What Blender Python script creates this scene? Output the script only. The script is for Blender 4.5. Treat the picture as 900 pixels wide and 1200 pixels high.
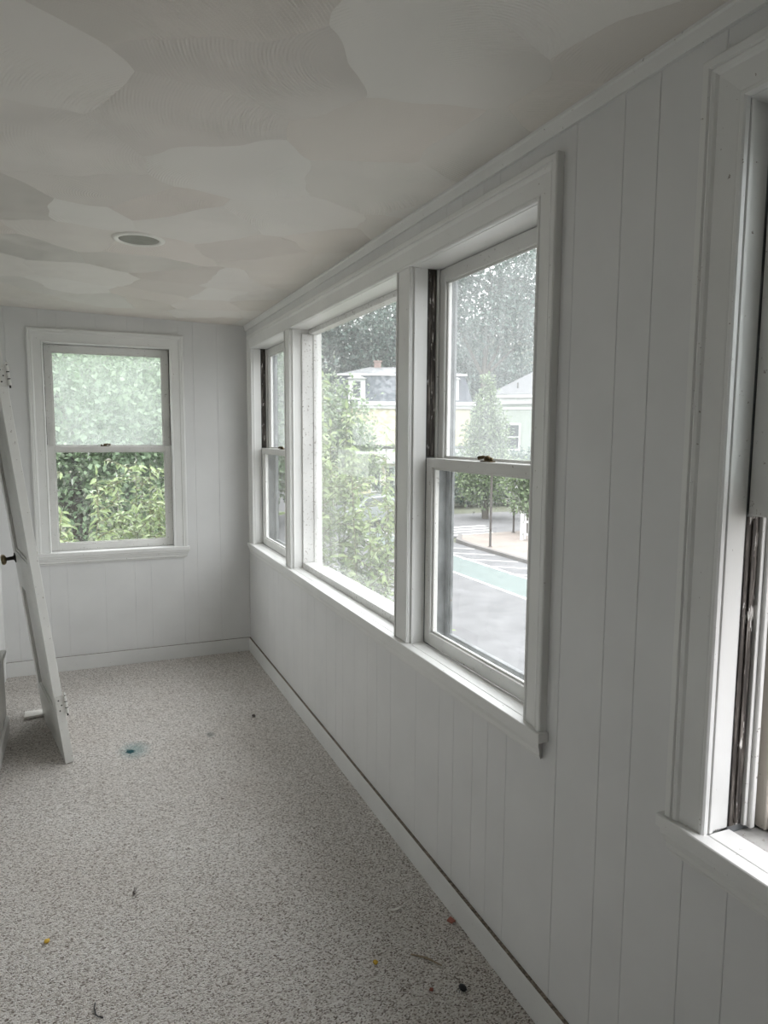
import bpy, bmesh, math, random
import numpy as np
from mathutils import Matrix, Vector

for o in list(bpy.data.objects):
    bpy.data.objects.remove(o, do_unlink=True)
S = bpy.context.scene
C = S.collection
R = math.radians

# ------------------------------------------------------------------ camera
CAM_Z = 1.556
W, D = 1.064, 4.951            # right wall face (x), far wall face (y)
XL, YR = -0.507, -1.6          # left wall face, wall behind the camera
H = 2.30
cam = bpy.data.cameras.new('camera')
cam.sensor_fit = 'VERTICAL'; cam.sensor_height = 36.0
cam.lens = 823.0 / 1200.0 * 36.0
cam.clip_start = 0.02; cam.clip_end = 600
camo = bpy.data.objects.new('camera', cam); C.objects.link(camo)
yaw, pit, rol = R(23.095), R(-6.225), R(0.346)
fwd = Vector((math.sin(yaw)*math.cos(pit), math.cos(yaw)*math.cos(pit), math.sin(pit)))
rgt = Vector((math.cos(yaw), -math.sin(yaw), 0)); upv = rgt.cross(fwd)
rr = rgt*math.cos(rol) + upv*math.sin(rol); uu = upv*math.cos(rol) - rgt*math.sin(rol)
M = Matrix((rr, uu, -fwd)).transposed().to_4x4(); M.translation = (0, 0, CAM_Z)
camo.matrix_world = M
S.camera = camo

# ------------------------------------------------------------------ sky and exposure
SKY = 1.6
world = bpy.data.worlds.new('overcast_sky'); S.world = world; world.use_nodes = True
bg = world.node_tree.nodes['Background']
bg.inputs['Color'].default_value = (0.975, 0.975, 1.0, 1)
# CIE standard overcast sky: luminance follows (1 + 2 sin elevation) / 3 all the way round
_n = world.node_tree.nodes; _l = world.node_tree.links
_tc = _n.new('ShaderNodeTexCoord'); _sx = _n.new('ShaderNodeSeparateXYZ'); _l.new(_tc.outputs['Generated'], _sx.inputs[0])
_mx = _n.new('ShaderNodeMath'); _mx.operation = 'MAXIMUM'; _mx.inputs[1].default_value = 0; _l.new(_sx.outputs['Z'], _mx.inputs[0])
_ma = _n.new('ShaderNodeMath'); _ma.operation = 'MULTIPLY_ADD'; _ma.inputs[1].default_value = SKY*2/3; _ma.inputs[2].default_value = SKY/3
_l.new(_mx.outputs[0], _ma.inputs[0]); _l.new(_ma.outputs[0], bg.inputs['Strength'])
S.view_settings.view_transform = 'Standard'; S.view_settings.look = 'None'
S.view_settings.gamma = 1.0; S.view_settings.use_curve_mapping = False
S.view_settings.exposure = 2.4
S.cycles.max_bounces = 14; S.cycles.diffuse_bounces = 9; S.cycles.glossy_bounces = 4
S.cycles.transmission_bounces = 6; S.cycles.transparent_max_bounces = 24
S.cycles.sample_clamp_indirect = 8.0
S.cycles.use_denoising = True

def portal(loc, rot, sx, sy):
    l = bpy.data.lights.new('window_portal', 'AREA'); l.shape = 'RECTANGLE'; l.size = sx; l.size_y = sy
    l.cycles.is_portal = True
    o = bpy.data.objects.new('window_portal', l); C.objects.link(o); o.location = loc; o.rotation_euler = rot
portal((W+.165, 1.88, 1.47), (0, R(90), 0), 1.34, .76)
portal((W+.165, 3.08, 1.47), (0, R(90), 0), 1.34, 1.46)
portal((W+.165, 4.31, 1.47), (0, R(90), 0), 1.34, .80)
portal((W+.165, 0.53, 1.47), (0, R(90), 0), 1.34, .80)
portal((.163, D+.165, 1.46), (R(-90), 0, 0), .80, 1.34)

# ------------------------------------------------------------------ materials
def mat(name):
    m = bpy.data.materials.new(name); m.use_nodes = True
    nt = m.node_tree; nt.nodes.clear()
    out = nt.nodes.new('ShaderNodeOutputMaterial')
    return m, nt, out
def N(nt, t, **kw):
    n = nt.nodes.new('ShaderNode' + t)
    for k, v in kw.items():
        if k in n.inputs: n.inputs[k].default_value = v
        else: setattr(n, k, v)
    return n
def L(nt, a, b): nt.links.new(a, b)
def ramp(nt, fac, stops):
    r = N(nt, 'ValToRGB'); e = r.color_ramp.elements
    while len(e) < len(stops): e.new(0.5)
    for i, (p, c) in enumerate(stops):
        e[i].position = p; e[i].color = (*c, 1) if len(c) == 3 else c
    L(nt, fac, r.inputs['Fac']); return r.outputs['Color']
def mixc(nt, fac, a, b, bt='MIX'):
    n = N(nt, 'MixRGB', blend_type=bt)
    for k, v in (('Fac', fac), ('Color1', a), ('Color2', b)):
        if hasattr(v, 'links'): L(nt, v, n.inputs[k])
        else: n.inputs[k].default_value = v if k == 'Fac' else (*v, 1)
    return n.outputs['Color']
def mth(nt, op, a, b=None, c=None, clamp=False):
    n = N(nt, 'Math', operation=op); n.use_clamp = clamp
    for i, v in enumerate((a, b, c)):
        if v is None: continue
        if hasattr(v, 'links'): L(nt, v, n.inputs[i])
        else: n.inputs[i].default_value = v
    return n.outputs[0]
def coords(nt, scale=(1, 1, 1), rot=(0, 0, 0), world_space=False):
    if world_space: src = N(nt, 'NewGeometry').outputs['Position']
    else: src = N(nt, 'TexCoord').outputs['Object']
    mp = N(nt, 'Mapping'); mp.inputs['Scale'].default_value = scale; mp.inputs['Rotation'].default_value = rot
    L(nt, src, mp.inputs['Vector']); return mp.outputs['Vector']
def noise(nt, vec, scale, detail=4, rough=.5):
    n = N(nt, 'TexNoise', Scale=scale, Detail=detail, Roughness=rough); L(nt, vec, n.inputs['Vector'])
    return n.outputs['Fac']
def bump(nt, h, strength=.3, dist=.002):
    b = N(nt, 'Bump', Strength=strength, Distance=dist); L(nt, h, b.inputs['Height']); return b.outputs['Normal']
def principled(nt, out, color, rough=.5, normal=None, metal=0.0, spec=.5):
    p = N(nt, 'BsdfPrincipled'); p.inputs['Metallic'].default_value = metal
    p.inputs['Specular IOR Level'].default_value = spec
    if hasattr(color, 'links'): L(nt, color, p.inputs['Base Color'])
    else: p.inputs['Base Color'].default_value = (*color, 1)
    if hasattr(rough, 'links'): L(nt, rough, p.inputs['Roughness'])
    else: p.inputs['Roughness'].default_value = rough
    if normal: L(nt, normal, p.inputs['Normal'])
    L(nt, p.outputs[0], out.inputs['Surface']); return p

def paint(name, col, rough=.45, var=.04, speck=0.0, scale=5.0, bmp=.15, speck_scale=60):
    """brush painted wood: faint mottling, optional chips and dirt specks"""
    m, nt, out = mat(name)
    v = coords(nt, world_space=True)
    n1 = noise(nt, v, scale, 5)
    lo = tuple(c*(1-var*1.6) for c in col); hi = tuple(min(1, c*(1+var)) for c in col)
    c = ramp(nt, n1, [(.3, lo), (.7, hi)])
    if speck:
        n2 = noise(nt, v, speck_scale, 3, .7)
        f = mth(nt, 'MULTIPLY', ramp(nt, n2, [(.70-speck*.25, (0, 0, 0)), (.74-speck*.2, (1, 1, 1))]), .75)
        c = mixc(nt, f, c, (.16, .12, .09))
    vs = coords(nt, (1, 1, .06), world_space=True)
    n3 = noise(nt, vs, 220, 2)
    principled(nt, out, c, rough, bump(nt, n3, bmp, .0006))
    return m

MAT = {}
MAT['wall'] = paint('wall_paint', (.675, .675, .672), .42, .025, 0)
MAT['house_side'] = paint('house_side_paint', (.75, .75, .735), .45, .03, 0)
MAT['trim'] = paint('trim_paint', (.73, .73, .715), .33, .03, .04)
MAT['trim_old'] = paint('old_sash_paint', (.68, .675, .655), .45, .06, .2, speck_scale=70)
MAT['trim_worn'] = paint('flaking_frame_paint', (.70, .695, .68), .5, .08, .40, speck_scale=75)
MAT['base'] = paint('baseboard_paint', (.66, .66, .65), .42, .04, .06)
MAT['door'] = paint('door_paint', (.68, .675, .65), .4, .05, .18)
MAT['storm'] = paint('storm_frame_metal', (.20, .21, .215), .5, .3, .2, scale=14)
MAT['sill'] = paint('worn_grey_sill', (.36, .355, .34), .7, .2, .3, scale=18)
MAT['tan'] = paint('tan_storm_panel', (.62, .57, .50), .6, .06, .12)
MAT['inner'] = paint('light_sink_paint', (.30, .27, .24), .6, .05, 0)  # dark walls of the added unseen room, absorbing bounce light
MAT['siding'] = paint('porch_siding', (.62, .63, .62), .6, .05, 0)

def weathered():
    m, nt, out = mat('bare_weathered_wood')
    v = coords(nt, (1, 1, .05), world_space=True)
    n = noise(nt, v, 160, 6, .7)
    v2 = coords(nt, (1, 1, .25), world_space=True)
    n2 = noise(nt, v2, 60, 4, .65)
    c = ramp(nt, n, [(.35, (.012, .010, .009)), (.55, (.055, .045, .038)), (.68, (.30, .27, .24))])
    c = mixc(nt, ramp(nt, n2, [(.60, (0, 0, 0)), (.66, (1, 1, 1))]), c, (.62, .60, .57))
    principled(nt, out, c, .75, bump(nt, n, .6, .002)); return m
MAT['weathered'] = weathered()

def dustm():
    m, nt, out = mat('dusty_ledge')
    v = coords(nt, world_space=True)
    c = ramp(nt, noise(nt, v, 90, 4, .7), [(.35, (.05, .038, .028)), (.7, (.30, .25, .20))])
    principled(nt, out, c, .95); return m
MAT['dust'] = dustm()

def ceilm():
    """fan-combed plaster: each trowel sweep is a Voronoi cell combed in arcs round a point off to one side"""
    m, nt, out = mat('swirled_plaster')
    v = coords(nt, world_space=True)
    wob = N(nt, 'TexNoise', Scale=2.5, Detail=2); L(nt, v, wob.inputs['Vector'])
    warp = N(nt, 'VectorMath', operation='MULTIPLY_ADD'); L(nt, wob.outputs['Color'], warp.inputs[0])
    warp.inputs[1].default_value = (.22, .22, 0); L(nt, v, warp.inputs[2])
    def vm(op, a_, b_=None, c_=None):
        n = N(nt, 'VectorMath', operation=op)
        for i, q in enumerate((a_, b_, c_)):
            if q is None: continue
            if hasattr(q, 'links'): L(nt, q, n.inputs[i])
            else: n.inputs[i].default_value = q
        return n
    vo = N(nt, 'TexVoronoi', Scale=2.9, Randomness=.95); vo.voronoi_dimensions = '2D'; L(nt, warp.outputs[0], vo.inputs['Vector'])
    rnd_dir = vm('MULTIPLY', vm('SUBTRACT', vo.outputs['Color'], (.5, .5, .5)).outputs[0], (1, 1, 0)).outputs[0]
    flat = vm('MULTIPLY', warp.outputs[0], (1, 1, 0)).outputs[0]
    pos = vm('MULTIPLY', vo.outputs['Position'], (1, 1, 0)).outputs[0]
    rel = vm('SUBTRACT', flat, pos).outputs[0]
    cen = vm('MULTIPLY_ADD', rnd_dir, (.75, .75, 0), vm('SUBTRACT', vm('MULTIPLY', v, (1, 1, 0)).outputs[0], pos).outputs[0]).outputs[0]
    dist = vm('LENGTH', cen).outputs['Value']
    rings = mth(nt, 'SINE', mth(nt, 'MULTIPLY', dist, 760.0))
    fade = ramp(nt, noise(nt, v, 4, 3), [(.42, (0, 0, 0)), (.68, (1, 1, 1))])
    rings = mth(nt, 'MULTIPLY', mth(nt, 'MULTIPLY', rings, noise(nt, v, 60, 3)), fade)
    tilt = vm('DOT_PRODUCT', rel, rnd_dir).outputs['Value']
    grit = noise(nt, v, 350, 3)
    h = mth(nt, 'ADD', mth(nt, 'MULTIPLY', rings, .0015), mth(nt, 'MULTIPLY', tilt, .75))
    h = mth(nt, 'ADD', h, mth(nt, 'MULTIPLY', grit, .0007))
    b = N(nt, 'Bump', Strength=1.0, Distance=1.0); L(nt, h, b.inputs['Height'])
    sep = N(nt, 'SeparateColor'); L(nt, vo.outputs['Color'], sep.inputs[0])
    col = ramp(nt, sep.outputs[2], [(.1, (.695, .652, .603)), (.9, (.742, .722, .683))])
    principled(nt, out, col, .7, b.outputs['Normal'], spec=.3); return m
MAT['ceiling'] = ceilm()

def carpetm():
    m, nt, out = mat('berber_carpet')
    v = coords(nt, (1, 1.35, 1), (0, 0, R(38)), world_space=True)
    vo = N(nt, 'TexVoronoi', Scale=220.0, Randomness=.8); vo.voronoi_dimensions = '2D'; L(nt, v, vo.inputs['Vector'])
    sep = N(nt, 'SeparateColor'); L(nt, vo.outputs['Color'], sep.inputs[0])
    c = ramp(nt, sep.outputs[0], [(0, (.17, .14, .12)), (.16, (.43, .39, .35)), (.40, (.68, .635, .595)), (.75, (.82, .785, .75)), (1, (.90, .875, .85))])
    fine = noise(nt, coords(nt, world_space=True), 700, 2, .7)
    c = mixc(nt, .5, c, ramp(nt, fine, [(.3, (.25, .25, .25)), (.7, (.8, .8, .8))]), 'OVERLAY')
    big = noise(nt, coords(nt, world_space=True), 2.2, 4)
    c = mixc(nt, 1.0, c, ramp(nt, big, [(.3, (.92, .905, .89)), (.65, (1, 1, 1))]), 'MULTIPLY')
    # teal spill mark: a dense core in a faint ragged halo
    def spot(cx, cy, rx, ry, r0, r1):
        mp = N(nt, 'Mapping'); mp.vector_type = 'POINT'
        mp.inputs['Location'].default_value = (-cx/rx, -cy/ry, 0); mp.inputs['Scale'].default_value = (1/rx, 1/ry, 0)
        L(nt, N(nt, 'NewGeometry').outputs['Position'], mp.inputs['Vector'])
        ln = N(nt, 'VectorMath', operation='LENGTH'); L(nt, mp.outputs[0], ln.inputs[0])
        nz = noise(nt, coords(nt, world_space=True), 60, 4, .8)
        dd = mth(nt, 'ADD', ln.outputs['Value'], mth(nt, 'MULTIPLY', mth(nt, 'SUBTRACT', nz, .5), 1.6))
        return ramp(nt, dd, [(r0, (1, 1, 1)), (r1, (0, 0, 0))])
    c = mixc(nt, mth(nt, 'MULTIPLY', spot(.175, 3.545, .085, .12, .3, 1.0), .45), c, (.07, .26, .28))
    c = mixc(nt, mth(nt, 'MULTIPLY', spot(.155, 3.532, .034, .035, .5, .8), .93), c, (.004, .075, .09))
    c = mixc(nt, mth(nt, 'MULTIPLY', spot(.552, 3.585, .03, .05, .2, .9), .6), c, (.10, .11, .11))
    h = mth(nt, 'SUBTRACT', 1.0, vo.outputs['Distance'])
    h = mth(nt, 'ADD', h, mth(nt, 'MULTIPLY', fine, .5))
    principled(nt, out, c, .95, bump(nt, h, .9, .006), spec=.1); return m
MAT['carpet'] = carpetm()

def glass(name, haze, tint=(.93, .97, .955), streak=.5, scale=(14, 14, 1.2), top=None):
    """thin pane with grime: a share of the light scatters in the dirt film, the rest goes straight through"""
    m, nt, out = mat(name)
    v = coords(nt, scale, world_space=True)
    n = noise(nt, v, 5, 6, .65)
    n2 = noise(nt, coords(nt, world_space=True), 7, 4, .6)
    f = mth(nt, 'ADD', mth(nt, 'MULTIPLY', ramp(nt, n, [(.35, (0, 0, 0)), (.75, (1, 1, 1))]), streak*haze),
            mth(nt, 'MULTIPLY', mth(nt, 'ADD', n2, .5), haze*(1-streak)), clamp=True)
    tr = N(nt, 'BsdfTransparent'); tr.inputs['Color'].default_value = (.97, .985, .98, 1)
    tl = N(nt, 'BsdfTranslucent'); tl.inputs['Color'].default_value = (*tint, 1)
    df = N(nt, 'BsdfDiffuse'); df.inputs['Color'].default_value = (*tint, 1)
    s = N(nt, 'MixShader', Fac=.35); L(nt, tl.outputs[0], s.inputs[1]); L(nt, df.outputs[0], s.inputs[2])
    a = N(nt, 'MixShader'); L(nt, f, a.inputs['Fac']); L(nt, tr.outputs[0], a.inputs[1]); L(nt, s.outputs[0], a.inputs[2])
    gl = N(nt, 'BsdfGlossy', Roughness=.02)
    lw = N(nt, 'LayerWeight', Blend=.5)          # Schlick reflectance, same from both sides of the pane
    fr = mth(nt, 'ADD', mth(nt, 'MULTIPLY', mth(nt, 'POWER', lw.outputs['Facing'], 5.0), .96), .03)
    b = N(nt, 'MixShader'); L(nt, fr, b.inputs['Fac']); L(nt, a.outputs[0], b.inputs[1]); L(nt, gl.outputs[0], b.inputs[2])
    L(nt, b.outputs[0], out.inputs['Surface']); return m
MAT['glass_fog'] = glass('fogged_glass', .27, tint=(.90, .97, .935), streak=.3)
MAT['glass_upper'] = glass('hazy_glass', .20, tint=(.92, .96, .97), streak=.35)
MAT['glass_lower'] = glass('smeared_glass', .05, streak=.8, scale=(9, 9, 3))
MAT['glass_picture'] = glass('rain_streaked_glass', .115, tint=(.92, .96, .97), streak=.6, scale=(30, 30, 1.0))
MAT['film'] = glass('translucent_film', .15, tint=(.9, .92, .86), streak=.1)

def simple(name, col, rough=.6, metal=0, var=.0, scale=20, spec=.5):
    m, nt, out = mat(name)
    if var:
        v = coords(nt, world_space=True)
        c = ramp(nt, noise(nt, v, scale, 5, .6), [(.3, tuple(x*(1-var) for x in col)), (.7, tuple(min(1, x*(1+var)) for x in col))])
    else: c = col
    principled(nt, out, c, rough, metal=metal, spec=spec); return m
MAT['brass'] = simple('tarnished_brass', (.085, .06, .03), .38, .9, .45, 90)
MAT['brass_old'] = simple('worn_brass_knob', (.26, .21, .13), .35, .9, .35, 60)
MAT['iron'] = simple('black_iron', (.02, .018, .016), .5, .5)
MAT['hinge'] = paint('painted_hinge', (.66, .65, .62), .45, .05, .30, speck_scale=160)
MAT['can'] = simple('downlight_baffle', (.27, .27, .235), .6, 0, .08, 30)
MAT['canring'] = simple('downlight_ring', (.78, .77, .72), .4)
MAT['black'] = simple('black_scrap', (.012, .012, .016), .5)
MAT['paper'] = simple('white_paper', (.78, .76, .72), .8, 0, .08, 50)
MAT['cream'] = simple('cream_scrap', (.66, .60, .50), .8, 0, .1, 60)
MAT['yellow'] = simple('yellow_scrap', (.62, .40, .05), .6, 0, .2, 200)
MAT['red'] = simple('red_scrap', (.30, .10, .07), .7, 0, .2, 200)
MAT['stick'] = simple('dry_twig', (.30, .24, .17), .85, 0, .2, 200)
MAT['lint'] = simple('grey_lint', (.10, .085, .08), .95, 0, .3, 200)
# outdoors
MAT['asphalt'] = simple('asphalt', (.108, .107, .11), .9, 0, .22, 1.6)
MAT['asphalt2'] = simple('side_street_asphalt', (.125, .122, .125), .9, 0, .18, 1.2)
MAT['concrete'] = simple('sidewalk_concrete', (.205, .172, .152), .9, 0, .16, 1.2)
MAT['kerb'] = simple('granite_kerb', (.13, .12, .115), .9, 0, .2, 2)
MAT['bike'] = simple('green_lane_paint', (.112, .137, .131), .9, 0, .15, 3)
MAT['line'] = simple('white_road_paint', (.42, .42, .40), .8, 0, .2, 5)
MAT['grass'] = simple('lawn_grass', (.085, .09, .06), .95, 0, .35, 4)
MAT['bark'] = simple('bark', (.09, .075, .06), .95, 0, .4, 25)
MAT['stem'] = simple('young_stem', (.14, .13, .07), .85, 0, .3, 30)
MAT['yellow_wall'] = simple('yellow_clapboard', (.50, .45, .31), .8, 0, .05, 3)
MAT['slate'] = simple('mansard_slate', (.055, .062, .08), .7, 0, .25, 6)
MAT['roof'] = simple('grey_shingle', (.12, .12, .125), .9, 0, .2, 5)
MAT['whitewood'] = simple('white_house_trim', (.55, .55, .54), .6, 0, .04, 4)
MAT['sage_wall'] = simple('pale_sage_clapboard', (.27, .30, .26), .8, 0, .06, 3)
MAT['brick'] = simple('chimney_brick', (.27, .19, .17), .9, 0, .25, 8)
MAT['window_dark'] = simple('dark_window_glass', (.03, .035, .04), .08, 0)
MAT['carpaint'] = simple('silver_car_paint', (.24, .26, .27), .3, .3)
MAT['tyre'] = simple('tyre_rubber', (.02, .02, .02), .85)
MAT['chrome'] = simple('alloy_wheel', (.45, .45, .46), .3, .9)
MAT['lamp_red'] = simple('red_tail_lens', (.30, .02, .02), .3)
MAT['polemetal'] = simple('brown_sign_pole', (.07, .06, .055), .7, .2)
MAT['picket'] = simple('white_picket_paint', (.52, .52, .51), .7, 0, .04, 6)
MAT['signyellow'] = simple('yellow_sign_paint', (.36, .24, .06), .6)

def leafm(name, a, b, trans=.45, scale=7.0):
    m, nt, out = mat(name)
    n = noise(nt, coords(nt, world_space=True), scale, 3, .6)
    c = ramp(nt, n, [(.28, a), (.72, b)])
    df = N(nt, 'BsdfDiffuse'); L(nt, c, df.inputs['Color'])
    tl = N(nt, 'BsdfTranslucent'); L(nt, c, tl.inputs['Color'])
    s = N(nt, 'MixShader', Fac=trans); L(nt, df.outputs[0], s.inputs[1]); L(nt, tl.outputs[0], s.inputs[2])
    g = N(nt, 'BsdfGlossy', Roughness=.35); fr = N(nt, 'Fresnel', IOR=1.35)
    x = N(nt, 'MixShader'); L(nt, fr.outputs[0], x.inputs['Fac']); L(nt, s.outputs[0], x.inputs[1]); L(nt, g.outputs[0], x.inputs[2])
    L(nt, x.outputs[0], out.inputs['Surface']); return m
MAT['leaf_near'] = leafm('leaf_near', (.17, .24, .10), (.36, .43, .20))
MAT['leaf_hedge'] = leafm('leaf_hedge', (.13, .19, .085), (.33, .40, .19))
MAT['leaf_mid'] = leafm('leaf_mid', (.14, .20, .10), (.26, .33, .18), scale=1.2)
MAT['leaf_far'] = leafm('leaf_far', (.06, .10, .085), (.12, .18, .145), scale=.5)
MAT['leaf_pale'] = leafm('leaf_pale', (.14, .21, .13), (.27, .36, .22), scale=.7)

# ------------------------------------------------------------------ helpers
def newobj(name, verts, faces, m=None, parent=None, smooth=False, mats=None, fm=None):
    me = bpy.data.meshes.new(name); me.from_pydata(verts, [], faces); me.update()
    o = bpy.data.objects.new(name, me); C.objects.link(o)
    if m: me.materials.append(MAT[m])
    if mats:
        for x in mats: me.materials.append(MAT[x])
    if fm is not None: me.polygons.foreach_set('material_index', fm)
    if smooth: me.polygons.foreach_set('use_smooth', [True]*len(me.polygons))
    if parent: o.parent = parent
    return o
def bm_obj(name, bm, m=None, parent=None, bevel=0.0, smooth=False, mats=None):
    bmesh.ops.recalc_face_normals(bm, faces=bm.faces)
    if bevel: bmesh.ops.bevel(bm, geom=list(bm.edges), offset=bevel, segments=1, affect='EDGES', clamp_overlap=True)
    me = bpy.data.meshes.new(name); bm.to_mesh(me); bm.free()
    o = bpy.data.objects.new(name, me); C.objects.link(o)
    for x in (mats or [m]): me.materials.append(MAT[x])
    if smooth: me.polygons.foreach_set('use_smooth', [True]*len(me.polygons))
    if parent: o.parent = parent
    return o
def bbox(bm, x0, x1, y0, y1, z0, z1, mi=0):
    x0, x1 = min(x0, x1), max(x0, x1); y0, y1 = min(y0, y1), max(y0, y1); z0, z1 = min(z0, z1), max(z0, z1)
    v = [bm.verts.new(p) for p in ((x0,y0,z0),(x1,y0,z0),(x1,y1,z0),(x0,y1,z0),(x0,y0,z1),(x1,y0,z1),(x1,y1,z1),(x0,y1,z1))]
    for f in ((0,3,2,1),(4,5,6,7),(0,1,5,4),(1,2,6,5),(2,3,7,6),(3,0,4,7)):
        bm.faces.new([v[i] for i in f]).material_index = mi
def box(name, r, m, parent=None, bevel=.0015):
    bm = bmesh.new(); bbox(bm, *r); return bm_obj(name, bm, m, parent, bevel)
def boxes(name, rs, m, parent=None, bevel=.0015):
    bm = bmesh.new()
    for r in rs: bbox(bm, *r)
    return bm_obj(name, bm, m, parent, bevel)
def tube(bm, pts, radii, seg=8, cap=True):
    rings = []
    pts = [Vector(p) for p in pts]
    for i, p in enumerate(pts):
        t = (pts[min(i+1, len(pts)-1)] - pts[max(i-1, 0)]).normalized()
        a = t.cross(Vector((0, 0, 1)) if abs(t.z) < .9 else Vector((1, 0, 0))).normalized(); b = t.cross(a)
        r = radii[i] if hasattr(radii, '__len__') else radii
        rings.append([bm.verts.new(p + (a*math.cos(q) + b*math.sin(q))*r) for q in [2*math.pi*k/seg for k in range(seg)]])
    for A, B in zip(rings, rings[1:]):
        for k in range(seg): bm.faces.new((A[k], A[(k+1) % seg], B[(k+1) % seg], B[k]))
    if cap: bm.faces.new(rings[0]); bm.faces.new(rings[-1])
def lathe(bm, prof, center, axis='Z', seg=32):
    """prof = [(radius, height)]"""
    rings = []
    c = Vector(center)
    for r, h in prof:
        ring = []
        for k in range(seg):
            q = 2*math.pi*k/seg; a, b = r*math.cos(q), r*math.sin(q)
            p = {'Z': Vector((a, b, h)), 'X': Vector((h, a, b)), 'Y': Vector((a, h, b))}[axis]
            ring.append(bm.verts.new(c + p))
        rings.append(ring)
    for A, B in zip(rings, rings[1:]):
        for k in range(seg): bm.faces.new((A[k], A[(k+1) % seg], B[(k+1) % seg], B[k]))
    if prof[0][0] > 1e-6: bm.faces.new(rings[0])
    if prof[-1][0] > 1e-6: bm.faces.new(rings[-1])
def empty(name, loc=(0, 0, 0), parent=None):
    o = bpy.data.objects.new(name, None); o.empty_display_size = .1; C.objects.link(o); o.location = loc
    if parent: o.parent = parent
    return o
def tag(o, label, cat, group=None):
    o['label'] = label; o['category'] = cat
    if group: o['group'] = group
    return o
def struct(o, label=None, cat=None):
    o['kind'] = 'structure'
    if label: o['label'] = label
    if cat: o['category'] = cat
    return o
class Frame:
    """window-local box -> world box: u along the wall, d outward through the wall, z up"""
    def __init__(s, side): s.side = side
    def r(s, u0, u1, d0, d1, z0, z1):
        if s.side == 'right': return (W+d0, W+d1, u0, u1, z0, z1)
        return (u0, u1, D+d0, D+d1, z0, z1)
    def p(s, u, d, z): return (W+d, u, z) if s.side == 'right' else (u, D+d, z)
FR, FB = Frame('right'), Frame('back')

# ------------------------------------------------------------------ openings
ZS, ZH = .805, 2.132                       # stool top, head jamb
CW = .088                                  # casing width
BWX = (-.215, .548)                        # far window opening in x
NEAR = (.147, .918)                        # near window opening in y
TRI = (1.515, 4.765)                       # triple window opening in y
M2 = (2.252, 2.362); M1 = (3.800, 3.905)   # mullions
ZHB, ZSB = 2.120, .790                     # far window head / stool
OPEN_R = [(NEAR[0], NEAR[1], ZS, ZH), (TRI[0], TRI[1], ZS, ZH)]
OPEN_B = [(BWX[0], BWX[1], ZSB, ZHB)]
TW = .16                                   # wall thickness

# ------------------------------------------------------------------ setting: floor, ceiling, walls
floor = struct(box('floor', (XL-.1, W+.1, YR-.1, D+.1, -.12, 0), 'carpet', bevel=0), 'grey beige flecked loop carpet covering the porch floor', 'floor')
def ceil_z(x): return H + .018*(W - x)
cv = [(XL-.15, YR-.15), (W+.3, YR-.15), (W+.3, D+.3), (XL-.15, D+.3)]
ceiling = struct(newobj('ceiling', [(x, y, ceil_z(x)) for x, y in cv] + [(x, y, 2.5) for x, y in cv],
    [(3,2,1,0), (4,5,6,7), (0,1,5,4), (1,2,6,5), (2,3,7,6), (3,0,4,7)], 'ceiling'), 'off-white swirled plaster ceiling', 'ceiling')

def wall_shell(name, fr, u0, u1, opens, d0, d1, ztop):
    us = sorted({u0, u1, *[o[0] for o in opens], *[o[1] for o in opens]})
    bm = bmesh.new()
    for a, b in zip(us, us[1:]):
        mid = (a+b)/2; op = [o for o in opens if o[0] < mid < o[1]]
        segs = [(-.1, ztop)] if not op else [(-.1, op[0][2]), (op[0][3], ztop)]
        for z0, z1 in segs: bbox(bm, *fr.r(a, b, d0, d1, z0, z1))
    o = bm_obj(name, bm, None, mats=['siding']); return o
def rough(o): return [(a-.015, b+.015, z0-.055, z1+.012) for a, b, z0, z1 in o]   # rough opening behind liners
wall_right = struct(wall_shell('wall_right', FR, YR-.1, D+TW, rough(OPEN_R), .009, TW, 2.42), 'white grooved board wall with the row of windows', 'wall')
wall_back = struct(wall_shell('wall_back', FB, XL-.1, W+.009, rough(OPEN_B), .009, TW, 2.42), 'white grooved board end wall with one window', 'wall')
# house side: unseen doorway and dark room, added to soak up bounce light
LD = [(-1.45, -.10)]
bm = bmesh.new(); ys_ = [YR-.1] + [q for d in LD for q in d] + [D+.01]
for k in range(0, len(ys_), 2): bbox(bm, XL-.12, XL, ys_[k], ys_[k+1], -.1, 2.42)
for d in LD: bbox(bm, XL-.12, XL, d[0], d[1], 2.05, 2.42)
wall_left = struct(bm_obj('wall_left', bm, 'house_side'), 'white house side wall of the porch with an added open doorway that cuts bounce light', 'wall')
bm = bmesh.new()
for r in ((-3.7, -3.6, YR-.2, 3.2, -.1, 2.5), (-3.6, XL-.12, YR-.2, YR-.1, -.1, 2.5), (-3.6, XL-.12, 3.1, 3.2, -.1, 2.5), (-3.7, XL-.12, YR-.2, 3.2, 2.45, 2.55), (-3.7, XL-.1, YR-.2, 3.2, -.12, -.02)): bbox(bm, *r)
struct(bm_obj('wall_light_sink', bm, None, mats=['inner']), 'plain walls of the added unseen dark room that soaks up light', 'wall')
for k, d in enumerate(LD):
    bm = bmesh.new()
    for r in ((XL, XL+.02, d[0]-.09, d[0], 0, 2.14), (XL, XL+.02, d[1], d[1]+.09, 0, 2.14), (XL, XL+.02, d[0], d[1], 2.05, 2.14)): bbox(bm, *r)
    struct(bm_obj('trim_%d' % (k+2), bm, 'trim', None, .002), 'white casing of the added unseen doorway', 'trim')
wall_rear = struct(box('wall_rear', (XL-.1, W+.01, YR-.12, YR, -.1, 2.42), 'wall', bevel=0), 'white end wall behind the viewer', 'wall')

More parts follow.
